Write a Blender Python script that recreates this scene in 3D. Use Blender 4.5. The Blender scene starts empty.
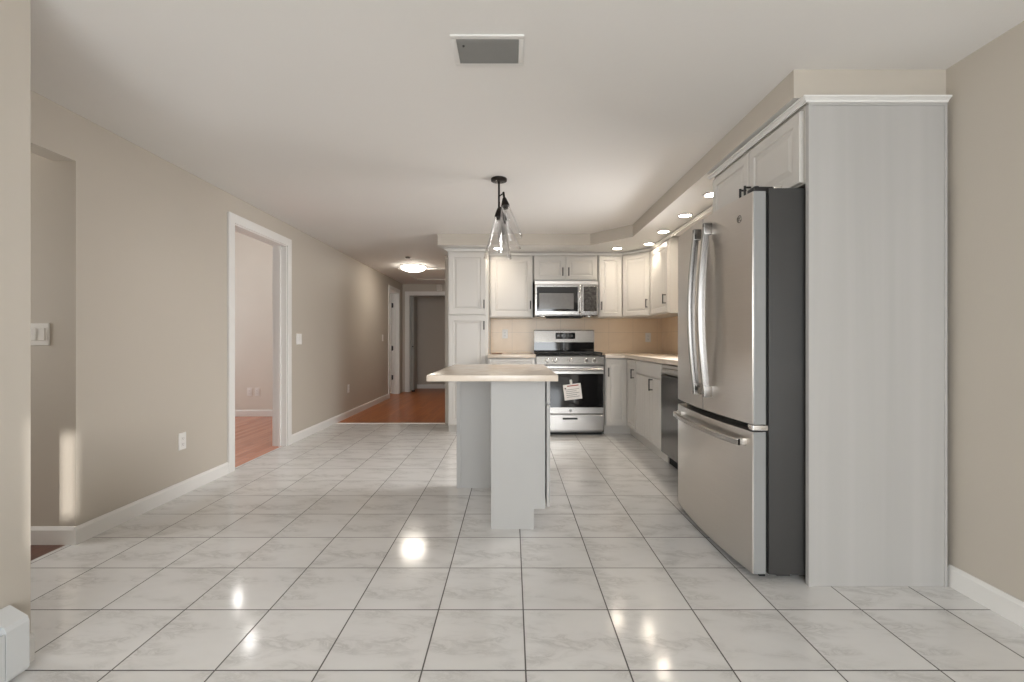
import bpy, bmesh, math, random
from mathutils import Vector, Matrix
random.seed(4)
C = bpy.context.scene.collection
PI = math.pi
HC = 2.26            # ceiling height

# ------------------------------------------------------------------ camera, sky, big lights, exposure
cam_d = bpy.data.cameras.new('camera')
cam = bpy.data.objects.new('camera', cam_d); C.objects.link(cam)
cam.location = (0, 0, 1.065); cam.rotation_euler = (PI/2, 0, 0)
cam_d.sensor_width = 36; cam_d.lens = 36*459/1024; cam_d.clip_start = .05
bpy.context.scene.camera = cam

w = bpy.data.worlds.new('sky'); bpy.context.scene.world = w; w.use_nodes = True
wn = w.node_tree.nodes; bg = wn['Background']
bg.inputs[0].default_value = (.86, .93, 1, 1); bg.inputs[1].default_value = 1.2

def area(name, loc, rot, sx, sy, power, col):
    d = bpy.data.lights.new(name, 'AREA'); d.shape = 'RECTANGLE'; d.size = sx; d.size_y = sy
    d.energy = power; d.color = col
    o = bpy.data.objects.new(name, d); o.location = loc; o.rotation_euler = rot; C.objects.link(o); return o
# daylight entering by the windows: behind the camera, at the right behind the camera, the side rooms
area('daylight_back_window', (.1, -3.25, 1.2), (math.radians(58), 0, math.radians(18)), 2.6, 1.9, 150, (.93, .97, 1))
area('daylight_right_window', (2.0, -2.55, 1.67), (math.radians(70), 0, PI/2), .22, .45, 10, (.92, .97, 1))
area('sink_window_fill', (1.985, 3.78, 1.5), (math.radians(76), 0, PI/2), 1.0, .8, 34, (1, .985, .975)).data.spread = math.radians(108)  # fill light added at an unseen window, brightens left wall and ceiling
area('daylight_bedroom_window', (-5.55, 5.0, 1.4), (PI/2, 0, -PI/2), 1.8, 1.5, 30, (.95, .99, 1))
area('daylight_far_room', (-4.1, 8.9, 1.4), (PI/2, 0, -PI/2), 1.2, 1.3, 10, (.93, .97, 1))
area('daylight_side_room', (-4.4, 1.95, 1.4), (PI/2, 0, -PI/2), .7, 1.2, 25, (.97, .99, 1))
def lamp(name, typ, loc, power, col, radius, **kw):
    d = bpy.data.lights.new(name, typ); d.energy = power; d.color = col
    if typ != 'SUN': d.shadow_soft_size = radius
    for k, v in kw.items(): setattr(d, k, v)
    o = bpy.data.objects.new(name, d); o.location = loc; C.objects.link(o); return o
sun = lamp('sun', 'SUN', (4, -6, 3), 6, (1, .96, .90), 0, angle=.012)
sun.rotation_euler = Vector((-.87, 1, -.265)).to_track_quat('-Z', 'Y').to_euler()
lamp('bedroom_lamp', 'POINT', (-2.82, 4.945, 2.15), 3, (1, .97, .93), .05)
lamp('bedroom_lamp', 'POINT', (-3.42, 5.72, 2.15), 3, (1, .97, .93), .035)
vs = bpy.context.scene.view_settings
vs.view_transform = 'Standard'; vs.look = 'None'; vs.gamma = 1; vs.use_curve_mapping = False
vs.exposure = 0.08
cy = bpy.context.scene.cycles
cy.use_denoising = True; cy.max_bounces = 10; cy.diffuse_bounces = 6; cy.glossy_bounces = 5
cy.transmission_bounces = 10; cy.transparent_max_bounces = 10; cy.caustics_reflective = False; cy.caustics_refractive = False
cy.sample_clamp_indirect = 6

# ------------------------------------------------------------------ materials
class NT:
    def __init__(s, name):
        s.m = bpy.data.materials.new(name); s.m.use_nodes = True
        s.t = s.m.node_tree; s.b = s.t.nodes['Principled BSDF']
    def n(s, typ, **kw):
        x = s.t.nodes.new(typ)
        for k, v in kw.items(): setattr(x, k, v)
        return x
    def l(s, a, b): s.t.links.new(a, b)
    def math(s, op, a, b=None, clamp=False):
        x = s.n('ShaderNodeMath', operation=op, use_clamp=clamp)
        for i, v in enumerate((a, b)):
            if v is None: continue
            if isinstance(v, (int, float)): x.inputs[i].default_value = v
            else: s.l(v, x.inputs[i])
        return x.outputs[0]
    def coord(s): return s.n('ShaderNodeTexCoord').outputs['Object']
    def mapping(s, sc, vec=None):
        m = s.n('ShaderNodeMapping'); m.inputs['Scale'].default_value = sc
        s.l(vec or s.coord(), m.inputs['Vector']); return m.outputs[0]
    def noise(s, scale, detail=3, vec=None, dist=0, rough=.5):
        x = s.n('ShaderNodeTexNoise'); x.inputs['Scale'].default_value = scale
        x.inputs['Detail'].default_value = detail; x.inputs['Distortion'].default_value = dist; x.inputs['Roughness'].default_value = rough
        s.l(vec or s.coord(), x.inputs['Vector']); return x.outputs['Fac']
    def ramp(s, fac, stops):
        x = s.n('ShaderNodeValToRGB'); e = x.color_ramp.elements
        while len(e) < len(stops): e.new(.5)
        for i, (p, c) in enumerate(stops):
            e[i].position = p; e[i].color = (*c, 1) if len(c) == 3 else c
        s.l(fac, x.inputs[0]); return x.outputs[0]
    def mix(s, fac, a, b, blend='MIX'):
        x = s.n('ShaderNodeMix', data_type='RGBA', blend_type=blend)
        for i, v in ((0, fac), (6, a), (7, b)):
            if isinstance(v, (int, float)): x.inputs[i].default_value = v
            elif isinstance(v, tuple): x.inputs[i].default_value = (*v, 1)
            else: s.l(v, x.inputs[i])
        return x.outputs[2]
    def bump(s, h, strength, dist=.01):
        x = s.n('ShaderNodeBump'); x.inputs['Strength'].default_value = strength; x.inputs['Distance'].default_value = dist
        s.l(h, x.inputs['Height']); s.l(x.outputs[0], s.b.inputs['Normal'])
    def set(s, **kw):
        for k, v in kw.items():
            i = s.b.inputs[k.replace('_', ' ')]
            if isinstance(v, (int, float)): i.default_value = v
            elif isinstance(v, tuple): i.default_value = (*v, 1)
            else: s.l(v, i)
        return s

M = {}
def paint(name, col, rough=.5, var=.03, scale=3, bump=.05, bscale=220, spec=.4):
    t = NT(name)
    f = t.noise(scale, 3)
    lo = tuple(c*(1-var) for c in col); hi = tuple(min(1, c*(1+var)) for c in col)
    t.set(Base_Color=t.ramp(f, [(.3, lo), (.7, hi)]), Roughness=rough, Specular_IOR_Level=spec)
    if bump: t.bump(t.noise(bscale, 2), bump, .002)
    M[name] = t.m; return t
paint('wall_beige', (.51, .466, .406), .55, .015, 1.2, .12, 160)
paint('ceiling_white', (.80, .785, .765), .7, .01, 1.5, .25, 60)
paint('wall_cream', (.70, .66, .60), .5, .015)
paint('trim_white', (.76, .75, .73), .32, .01, 2, 0)
paint('cabinet_white', (.61, .588, .555), .33, .012, 2, .02, 90)
paint('plate_white', (.80, .79, .77), .3, .01, 2, 0)
paint('heater_white', (.62, .63, .63), .3, .01, 2, 0)
paint('island_dim_white', (.46, .455, .445), .35, .012, 2, .02, 90)  # cabinet white darkened and cooled, imitates the weaker daylight on the island
paint('closet_grey', (.30, .285, .26), .5, .02)
paint('bifold_grey', (.36, .36, .335), .4, .03, 3, 0)
paint('black_metal', (.012, .011, .011), .35, .1, 5, 0)
paint('bronze', (.022, .017, .014), .38, .2, 9, 0).set(Metallic=.6)
paint('case_grey', (.046, .045, .044), .42, .06, 4, .15, 500)
paint('door_edge_grey', (.27, .275, .275), .32, .02, 4, 0)
paint('rubber_black', (.008, .008, .008), .6, .1, 5, 0)
paint('iron_black', (.02, .02, .02), .55, .2, 20, .1, 300)
paint('paper', (.86, .82, .78), .7, .01, 3, 0)
paint('ink', (.12, .10, .10), .8, .1, 3, 0)
paint('ink_red', (.35, .08, .06), .8, .1, 3, 0)
paint('slate', (.14, .11, .09), .5, .1, 9, 0)
paint('wood_brown', (.16, .075, .035), .4, .2, 9, 0)
paint('tape', (.62, .60, .56), .4, .02, 3, 0)

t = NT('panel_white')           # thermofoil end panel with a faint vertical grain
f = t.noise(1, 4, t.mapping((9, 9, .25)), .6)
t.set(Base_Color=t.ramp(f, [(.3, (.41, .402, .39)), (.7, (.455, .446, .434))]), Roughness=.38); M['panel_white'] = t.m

t = NT('stone_counter')         # cream quartz
f = t.noise(9, 6, None, .6); g = t.noise(160, 2)
c = t.ramp(f, [(.3, (.62, .53, .44)), (.7, (.74, .66, .57))])
t.set(Base_Color=t.mix(t.math('MULTIPLY', g, .25), c, (.55, .44, .34)), Roughness=.22); M['stone_counter'] = t.m

t = NT('backsplash_tile')       # big tan tiles, thin joints
co = t.coord(); sp = t.n('ShaderNodeSeparateXYZ'); t.l(co, sp.inputs[0])
run = t.math('ADD', sp.outputs[0], sp.outputs[1])
def joint(s, v, size, half):
    fr = s.math('FRACT', s.math('DIVIDE', v, size))
    d = s.math('MULTIPLY', s.math('MINIMUM', fr, s.math('SUBTRACT', 1, fr)), size)
    return s.math('LESS_THAN', d, half)
j = t.math('MAXIMUM', joint(t, run, .31, .0015), joint(t, t.math('ADD', sp.outputs[2], .0), .235, .0015))
c = t.ramp(t.noise(4, 5, None, .8), [(.3, (.76, .61, .45)), (.7, (.83, .68, .51))])
t.set(Base_Color=t.mix(j, c, (.58, .48, .37)), Roughness=.28); M['backsplash_tile'] = t.m

t = NT('floor_tile')            # marble-look porcelain with dark joints
T = .335
sp = t.n('ShaderNodeSeparateXYZ'); t.l(t.coord(), sp.inputs[0])
u = t.math('DIVIDE', t.math('SUBTRACT', sp.outputs[0], .0443), T); v = t.math('DIVIDE', t.math('SUBTRACT', sp.outputs[1], 1.484), T)
fu, fv = t.math('FRACT', u), t.math('FRACT', v); iu, iv = t.math('FLOOR', u), t.math('FLOOR', v)
edge = lambda q: t.math('MINIMUM', q, t.math('SUBTRACT', 1, q))
d = t.math('MULTIPLY', t.math('MINIMUM', edge(fu), edge(fv)), T)
mr = t.n('ShaderNodeMapRange', interpolation_type='SMOOTHSTEP'); t.l(d, mr.inputs[0])
mr.inputs[1].default_value = .0018; mr.inputs[2].default_value = .0034
body = mr.outputs[0]
cb = t.n('ShaderNodeCombineXYZ'); t.l(iu, cb.inputs[0]); t.l(iv, cb.inputs[1])
wn_ = t.n('ShaderNodeTexWhiteNoise', noise_dimensions='2D'); t.l(cb.outputs[0], wn_.inputs['Vector'])
cl = t.n('ShaderNodeCombineXYZ'); t.l(t.math('ADD', fu, t.math('MULTIPLY', fv, .35)), cl.inputs[0]); t.l(t.math('MULTIPLY', fv, 2.3), cl.inputs[1])
t.l(t.math('MULTIPLY', t.math('FLOOR', t.math('MULTIPLY', wn_.outputs[0], 4)), 3.1), cl.inputs[2])
n1 = t.noise(3.2, 9, cl.outputs[0], 1.0, .68)
ridge = t.math('SUBTRACT', 1, t.math('MULTIPLY', t.math('ABSOLUTE', t.math('SUBTRACT', n1, .5)), 9), True)
n2 = t.noise(1.5, 4, cl.outputs[0], .4)
vein = t.math('MULTIPLY', t.math('POWER', ridge, 1.6), t.ramp(n2, [(.47, (0, 0, 0)), (.66, (1, 1, 1))]))
cloud = t.ramp(n2, [(.3, (.72, .712, .70)), (.75, (.665, .655, .642))])
tc = t.mix(t.math('MULTIPLY', vein, .62), cloud, (.46, .45, .435))
tone = t.math('ADD', .965, t.math('MULTIPLY', wn_.outputs[0], .05))
hsv = t.n('ShaderNodeHueSaturation'); t.l(tc, hsv.inputs['Color']); t.l(tone, hsv.inputs['Value'])
t.set(Base_Color=t.mix(body, (.085, .078, .072), hsv.outputs[0]))
t.set(Roughness=t.math('SUBTRACT', .65, t.math('MULTIPLY', body, .53)), Specular_IOR_Level=.62)
hgt = t.math('ADD', body, t.math('MULTIPLY', t.noise(5, 2), .25))
t.bump(hgt, .3, .0012); M['floor_tile'] = t.m

def wood(name, dark, mid, light, rough):
    t = NT(name)
    sp = t.n('ShaderNodeSeparateXYZ'); t.l(t.coord(), sp.inputs[0])
    u = t.math('DIVIDE', sp.outputs[0], .058); iu = t.math('FLOOR', u); fu = t.math('FRACT', u)
    wa = t.n('ShaderNodeTexWhiteNoise', noise_dimensions='1D'); t.l(iu, wa.inputs['W'])
    v = t.math('ADD', t.math('DIVIDE', sp.outputs[1], .85), t.math('MULTIPLY', wa.outputs[0], 7)); iv = t.math('FLOOR', v)
    cb = t.n('ShaderNodeCombineXYZ'); t.l(iu, cb.inputs[0]); t.l(iv, cb.inputs[1])
    wb = t.n('ShaderNodeTexWhiteNoise', noise_dimensions='2D'); t.l(cb.outputs[0], wb.inputs['Vector'])
    g = t.noise(1, 5, t.mapping((60, 3, 1)), .5)
    k = t.math('ADD', t.math('MULTIPLY', wb.outputs[0], .6), t.math('MULTIPLY', g, .45))
    c = t.ramp(k, [(.15, dark), (.5, mid), (.9, light)])
    e = t.math('LESS_THAN', t.math('MINIMUM', fu, t.math('SUBTRACT', 1, fu)), .018)
    e2 = t.math('LESS_THAN', t.math('FRACT', v), .003)
    t.set(Base_Color=t.mix(t.math('MAXIMUM', e, e2), c, tuple(x*.35 for x in dark)), Roughness=rough)
    M[name] = t.m
wood('wood_floor', (.34, .092, .018), (.41, .120, .024), (.46, .15, .032), .3)
wood('wood_floor_red', (.48, .20, .125), (.58, .25, .16), (.64, .29, .19), .26)
wood('wood_floor_dark', (.10, .038, .022), (.13, .05, .03), (.16, .065, .04), .3)

def steel(name, col, rough, along=(2, 2, 260), metallic=1):
    t = NT(name)
    f = t.noise(1, 3, t.mapping(along))
    t.set(Base_Color=t.ramp(f, [(.2, tuple(c*.97 for c in col)), (.8, tuple(min(1, c*1.02) for c in col))]), Metallic=metallic,
          Roughness=t.math('ADD', rough-.01, t.math('MULTIPLY', f, .02)))
    M[name] = t.m
steel('steel', (.64, .605, .565), .31)
steel('steel_light', (.44, .42, .395), .26)
steel('steel_dark', (.19, .18, .17), .26)
steel('steel_matte', (.36, .345, .325), .38)
steel('chrome', (.80, .79, .78), .12, (20, 20, 20))
steel('grille_grey', (.24, .235, .225), .45, (30, 30, 30), .3)

t = NT('black_glass'); t.set(Base_Color=t.ramp(t.noise(3), [(0, (.008, .008, .009)), (1, (.014, .013, .013))]), Roughness=.05, Specular_IOR_Level=.6); M['black_glass'] = t.m
t = NT('oven_window'); t.set(Base_Color=t.ramp(t.noise(40), [(0, (.16, .155, .15)), (1, (.20, .195, .19))]), Roughness=.12); M['oven_window'] = t.m
t = NT('control_panel'); t.set(Base_Color=t.ramp(t.noise(60), [(.3, (.03, .028, .027)), (.7, (.10, .095, .09))]), Roughness=.15); M['control_panel'] = t.m
t = NT('clear_glass')          # thin clear glass: see-through with a sheen at grazing angles
lw = t.n('ShaderNodeLayerWeight'); lw.inputs['Blend'].default_value = .5
tr = t.n('ShaderNodeBsdfTransparent'); tr.inputs[0].default_value = (.97, .97, .97, 1)
gl = t.n('ShaderNodeBsdfGlossy'); gl.inputs['Roughness'].default_value = .05
mx = t.n('ShaderNodeMixShader'); t.l(t.math('ADD', .03, t.math('MULTIPLY', t.math('POWER', lw.outputs['Facing'], 2.4), .9)), mx.inputs[0]); t.l(tr.outputs[0], mx.inputs[1]); t.l(gl.outputs[0], mx.inputs[2])
t.l(mx.outputs[0], t.t.nodes['Material Output'].inputs[0]); M['clear_glass'] = t.m
def glow(name, col, s):
    t = NT(name); t.set(Base_Color=(.9, .9, .9), Emission_Color=col, Emission_Strength=s); M[name] = t.m
glow('downlight_glow', (1, .88, .72), 70)
glow('hall_glow', (1, .91, .79), 24)
glow('display_glow', (.25, .30, .32), .15)

# ------------------------------------------------------------------ mesh builder
class MB:
    def __init__(s): s.bm = bmesh.new(); s.mi = 0
    def face(s, vs, mi=None):
        try:
            f = s.bm.faces.new(vs); f.material_index = s.mi if mi is None else mi; return f
        except ValueError: return None
    def box(s, x0, x1, y0, y1, z0, z1, bev=0):
        P = [(x, y, z) for z in (z0, z1) for y in (y0, y1) for x in (x0, x1)]
        V = [s.bm.verts.new(p) for p in P]
        F = [s.face([V[i] for i in q]) for q in ((0, 2, 3, 1), (4, 5, 7, 6), (0, 1, 5, 4), (2, 6, 7, 3), (0, 4, 6, 2), (1, 3, 7, 5))]
        if bev:
            E = set(e for f in F for e in f.edges)
            bmesh.ops.bevel(s.bm, geom=list(E), offset=bev, segments=2, affect='EDGES', profile=.6)
        return s
    def prism(s, pts, z0, z1, axis='Z', bev=0, sides_mi=None):
        """polygon pts (2D) extruded along axis: Z -> (x,y), Y -> (x,z), X -> (y,z)"""
        def P(a, b, c): return {'Z': (a, b, c), 'Y': (a, c, b), 'X': (c, a, b)}[axis]
        A = [s.bm.verts.new(P(a, b, z0)) for a, b in pts]; B = [s.bm.verts.new(P(a, b, z1)) for a, b in pts]
        n = len(pts); F = [s.face(A[::-1]), s.face(B)]
        for i in range(n): F.append(s.face([A[i], A[(i+1) % n], B[(i+1) % n], B[i]], sides_mi))
        F = [f for f in F if f]
        if bev:
            bmesh.ops.bevel(s.bm, geom=list(set(e for f in F for e in f.edges)), offset=bev, segments=2, affect='EDGES', profile=.6)
        return s
    def lathe(s, prof, o, ax=(0, 0, 1), seg=24):
        """prof: (radius, height) list along axis ax from o; closed at ends where radius is 0"""
        ax = Vector(ax).normalized(); q = ax.to_track_quat('Z', 'Y'); o = Vector(o); R = []
        for r, h in prof:
            if r < 1e-6: R.append([s.bm.verts.new(o + ax*h)])
            else: R.append([s.bm.verts.new(o + q @ Vector((r*math.cos(2*PI*k/seg), r*math.sin(2*PI*k/seg), h))) for k in range(seg)])
        for a, b in zip(R, R[1:]):
            for k in range(seg):
                k2 = (k+1) % seg
                if len(a) == 1 and len(b) == 1: continue
                if len(a) == 1: s.face([a[0], b[k2], b[k]])
                elif len(b) == 1: s.face([a[k], a[k2], b[0]])
                else: s.face([a[k], a[k2], b[k2], b[k]])
        return s
    def tube(s, pts, r, seg=10, ry=None):
        pts = [Vector(p) for p in pts]; ry = ry or r; rings = []; up = None
        for i, p in enumerate(pts):
            t_ = (pts[min(i+1, len(pts)-1)] - pts[max(i-1, 0)]).normalized()
            if up is None: up = Vector((0, 0, 1)) if abs(t_.z) < .9 else Vector((0, 1, 0))
            a = t_.cross(up).normalized(); b = a.cross(t_).normalized()
            rings.append([s.bm.verts.new(p + a*r*math.cos(2*PI*k/seg) + b*ry*math.sin(2*PI*k/seg)) for k in range(seg)])
        for A, B in zip(rings, rings[1:]):
            for k in range(seg): s.face([A[k], A[(k+1) % seg], B[(k+1) % seg], B[k]])
        s.face(rings[0][::-1]); s.face(rings[-1]); return s
    def loops(s, loops, close_first=True):
        R = [[s.bm.verts.new(p) for p in L] for L in loops]
        for A, B in zip(R, R[1:]):
            n = len(A)
            for k in range(n): s.face([A[k], A[(k+1) % n], B[(k+1) % n], B[k]])
        if close_first: s.face(R[0][::-1])
        s.face(R[-1]); return s
    def build(s, name, mats, parent=None, smooth=False, kind=None, label=None, sharp=38):
        bmesh.ops.recalc_face_normals(s.bm, faces=s.bm.faces)
        me = bpy.data.meshes.new(name)
        off = -Vector(root_of(parent).location) if parent else None
        if off is not None: bmesh.ops.translate(s.bm, verts=s.bm.verts, vec=off)
        s.bm.to_mesh(me); s.bm.free()
        for m in ([mats] if isinstance(mats, str) else mats): me.materials.append(M[m])
        if smooth:
            for p in me.polygons: p.use_smooth = True
            try: me.set_sharp_from_angle(angle=math.radians(sharp))
            except Exception: pass
        o = bpy.data.objects.new(name, me); C.objects.link(o)
        if parent: o.parent = parent
        if kind: o['kind'] = kind
        if label: o['label'] = label
        return o
def root_of(o):
    while o.parent: o = o.parent
    return o
def thing(name, label, cat, loc, group=None):
    o = bpy.data.objects.new(name, None); o.empty_display_size = .1; C.objects.link(o); o.location = loc
    o['label'] = label; o['category'] = cat
    if group: o['group'] = group
    return o
def tag(o, label, cat, group=None):
    o['label'] = label; o['category'] = cat
    if group: o['group'] = group
    return o
def rebase(o):
    """put the origin of a one-mesh thing at its own base"""
    vs_ = [v.co for v in o.data.vertices]
    c = Vector(((min(v.x for v in vs_)+max(v.x for v in vs_))/2, (min(v.y for v in vs_)+max(v.y for v in vs_))/2, min(v.z for v in vs_)))
    o.data.transform(Matrix.Translation(-c)); o.location = c; return o
def struct(name, mb, m, parent=None, smooth=False): return mb.build(name, m, parent, smooth, 'structure')

# a flat frame standing in the scene: point(u, v, n) = O + u*U + v*Z + n*N
class Fr:
    def __init__(s, O, N):
        s.O = Vector(O); s.N = Vector(N).normalized(); s.V = Vector((0, 0, 1)); s.U = s.V.cross(s.N).normalized()
    def p(s, u, v, n): return s.O + s.U*u + s.V*v + s.N*n
def rect(F, u0, u1, v0, v1, n): return [F.p(u0, v0, n), F.p(u1, v0, n), F.p(u1, v1, n), F.p(u0, v1, n)]
def fbox(mb, F, u0, u1, v0, v1, n0, n1, bev=0):
    k = min(bev, (n1-n0)*.45)
    L = [rect(F, u0, u1, v0, v1, n0)]
    if bev: L += [rect(F, u0, u1, v0, v1, n1-k), rect(F, u0+k, u1-k, v0+k, v1-k, n1)]
    else: L += [rect(F, u0, u1, v0, v1, n1)]
    mb.loops(L); return mb
def raised(mb, F, u0, u1, v0, v1, t=.02, rail=.055):
    """raised-panel cabinet door slab standing on n = 0"""
    q = lambda i, n: rect(F, u0+i, u1-i, v0+i, v1-i, n)
    mb.loops([q(0, 0), q(0, t-.004), q(.004, t), q(rail, t), q(rail+.005, t-.006), q(rail+.012, t-.006), q(rail+.036, t-.001)])
    return mb
def flat_panel(mb, F, u0, u1, v0, v1, t=.02, rail=.055):
    q = lambda i, n: rect(F, u0+i, u1-i, v0+i, v1-i, n)
    mb.loops([q(0, 0), q(0, t-.004), q(.004, t), q(rail, t), q(rail+.006, t-.008)]); return mb
def pull(F, u, v, n, length=.1, vert=True, parent=None, out=.032):
    mb = MB(); h = length/2
    if vert:
        for s_ in (-1, 1): mb.tube([F.p(u, v+s_*(h-.008), n), F.p(u, v+s_*(h-.008), n+out)], .0055, 8)
        mb.tube([F.p(u, v-h, n+out), F.p(u, v+h, n+out)], .0065, 8)
    else:
        for s_ in (-1, 1): mb.tube([F.p(u+s_*(h-.008), v, n), F.p(u+s_*(h-.008), v, n+out)], .0055, 8)
        mb.tube([F.p(u-h, v, n+out), F.p(u+h, v, n+out)], .0065, 8)
    return mb.build('handle', 'black_metal', parent, True, label='black bar pull')

XL, XLo = -2.29, -2.41
# ------------------------------------------------------------------ setting: floors, ceiling, walls
struct('floor', MB().box(-2.33, 2.05, -3.4, 5.93, -.1, 0), 'floor_tile')
struct('floor_hall', MB().box(-2.33, -.70, 5.93, 10.4, -.1, 0), 'wood_floor')
struct('floor_bedroom', MB().box(-5.7, -2.33, 2.41, 7.9, -.1, 0), 'wood_floor_red')
struct('floor_side_room', MB().box(-4.5, -2.33, 1.4, 2.41, -.1, 0), 'wood_floor_dark')
struct('floor_far_room', MB().box(-4.2, -2.33, 7.9, 10.4, -.1, 0), 'wood_floor')
struct('ceiling', MB().box(XLo, 2.05, -3.4, 10.5, HC, HC+.1), 'ceiling_white')
struct('ceiling_side_room', MB().box(-4.6, XLo, 1.4, 2.41, HC, HC+.1), 'ceiling_white')
struct('ceiling_far_room', MB().box(-4.3, XLo, 7.8, 10.5, HC, HC+.1), 'ceiling_white')
struct('ceiling_bedroom', MB().box(-5.7, XLo, 2.41, 6.6, 3.2, 3.3), 'ceiling_white')
struct('wall_bedroom_right', MB().box(XLo, XLo+.1, 2.41, 6.6, HC+.1, 3.3), 'wall_cream')
mb = MB()
mb.box(XLo, XL, 1.535, 2.41, 2.01, HC)                       # header over the side opening
mb.box(XLo, XL, 2.41, 3.76, 0, HC); mb.box(XLo, XL, 3.76, 4.66, 2.035, HC)
mb.box(XLo, XL, 4.66, 8.55, 0, HC); mb.box(XLo, XL, 8.55, 9.25, 2.03, HC); mb.box(XLo, XL, 9.25, 10.4, 0, HC)
struct('wall_left', mb, 'wall_beige')
struct('wall_side_room', MB().box(-4.5, XLo, 2.41, 2.5, 0, HC), 'wall_beige')
struct('wall_side_room_end', MB().box(-4.6, -4.5, 1.4, 2.5, 0, HC), 'wall_beige')
struct('wall_near_left', MB().box(-1.73, -1.61, -3.4, 1.535, 0, HC), 'wall_beige')
struct('wall_stub', MB().box(-4.5, -1.73, 1.415, 1.535, 0, HC), 'wall_beige')
mb = MB()
mb.box(1.91, 2.05, -2.43, 2.03, 0, HC); mb.box(1.91, 2.05, -3.4, -2.66, 0, HC)
mb.box(1.91, 2.05, -2.66, -2.43, 0, 1.43); mb.box(1.91, 2.05, -2.66, -2.43, 1.91, HC)
mb.box(1.93, 2.05, 2.03, 3.25, 0, HC); mb.box(1.93, 2.05, 4.31, 5.95, 0, HC)
mb.box(1.93, 2.05, 3.25, 4.31, 0, 1.07); mb.box(1.93, 2.05, 3.25, 4.31, 1.93, HC); mb.box(2.04, 2.05, 3.25, 4.31, 1.07, 1.93)
struct('wall_right', mb, 'wall_beige')
mb = MB()
mb.box(-1.75, -1.2, -3.4, -3.3, 0, HC); mb.box(1.4, 2.05, -3.4, -3.3, 0, HC)
mb.box(-1.2, 1.4, -3.4, -3.3, 0, .25); mb.box(-1.2, 1.4, -3.4, -3.3, 2.15, HC)
struct('wall_behind', mb, 'wall_beige')
struct('wall_kitchen_back', MB().box(-.76, 2.05, 5.9, 6.0, 0, HC), 'wall_beige')
struct('wall_hall_right', MB().box(-.86, -.76, 5.9, 10.4, 0, HC), 'wall_beige')
mb = MB()
mb.box(-2.29, -2.155, 9.6, 9.72, 0, HC); mb.box(-2.155, -1.05, 9.6, 9.72, 2.03, HC); mb.box(-1.05, -.86, 9.6, 9.72, 0, HC)
struct('wall_hall_end', mb, 'wall_beige')
struct('wall_closet_back', MB().box(-2.29, -.86, 10.3, 10.4, 0, HC), 'wall_beige')
mb = MB()
mb.box(-5.7, XLo, 6.5, 6.6, 0, 3.2)
struct('wall_bedroom_far', mb, 'wall_cream')
mb = MB()
mb.box(-5.7, -5.6, 2.5, 4.0, 0, 3.2); mb.box(-5.7, -5.6, 6.0, 6.5, 0, 3.2); mb.box(-5.7, -5.6, 4.0, 6.0, 0, .6); mb.box(-5.7, -5.6, 4.0, 6.0, 2.1, 3.2)
struct('wall_bedroom_side', mb, 'wall_cream')
struct('wall_bedroom_near', MB().box(-5.7, -4.5, 2.41, 2.5, 0, HC).box(-5.7, XLo, 2.41, 2.5, HC, 3.2), 'wall_cream')
struct('wall_far_room', MB().box(-4.3, -4.2, 7.9, 10.4, 0, HC), 'wall_cream')
struct('wall_far_room_end', MB().box(-4.2, XLo, 10.3, 10.4, 0, HC), 'wall_cream')
struct('wall_far_room_near', MB().box(-4.2, XLo, 7.8, 7.9, 0, HC), 'wall_cream')

# soffit over the kitchen: beige faces, white underside
ZS = 2.135
SP = [(-.83, 5.12), (.873, 5.12), (1.24, 4.71), (1.24, 2.02), (1.93, 2.02), (1.93, 5.9), (-.83, 5.9)]
mb = MB(); mb.prism(SP, ZS, HC, sides_mi=1); struct('soffit', mb, ['trim_white', 'wall_beige'])

# baseboards
BH, BT = .092, .014
def bb(name, x0, x1, y0, y1, face):
    """face: which side looks into the room"""
    mb = MB(); h = BH
    if face in '+x -x'.split():
        s_ = 1 if face == '+x' else -1; w0 = x0
        mb.prism([(w0, 0), (w0+s_*BT, 0), (w0+s_*BT, h-.016), (w0+s_*.006, h), (w0, h)], y0, y1, 'Y')
    else:
        s_ = 1 if face == '+y' else -1; w0 = y0
        mb.prism([(w0, 0), (w0+s_*BT, 0), (w0+s_*BT, h-.016), (w0+s_*.006, h), (w0, h)], x0, x1, 'X')
    return struct(name, mb, 'trim_white')
bb('baseboard_left', XL, XL, 2.41-BT, 3.69, '+x'); bb('baseboard_left_hall', XL, XL, 4.735, 8.48, '+x')
bb('baseboard_side_room', -4.5, XL, 2.41, 2.41, '-y')
bb('baseboard_right', 1.91, 1.91, -3.3, 2.0, '-x')
bb('baseboard_closet', -2.29, -.86, 10.3, 10.3, '-y')
bb('baseboard_bedroom', -5.6, XLo, 6.5, 6.5, '-y')
bb('baseboard_stub', -1.61, -1.61, 1.467, 1.535, '+x')
bb('baseboard_far_room', -4.2, XLo, 10.3, 10.3, '-y')

# unseen window added over the sink to hold a fill light, closed behind
mb = MB()
for q in ((3.25, 3.29, 1.07, 1.93), (4.27, 4.31, 1.07, 1.93), (3.29, 4.27, 1.07, 1.11), (3.29, 4.27, 1.89, 1.93)): mb.box(1.985, 2.03, *q)
for q in ((3.19, 3.25, 1.01, 1.99), (4.31, 4.37, 1.01, 1.99), (3.25, 4.31, 1.01, 1.07), (3.25, 4.31, 1.93, 1.99)): mb.box(1.912, 1.93, *q)
struct('added_window_1', mb, 'trim_white')

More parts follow.
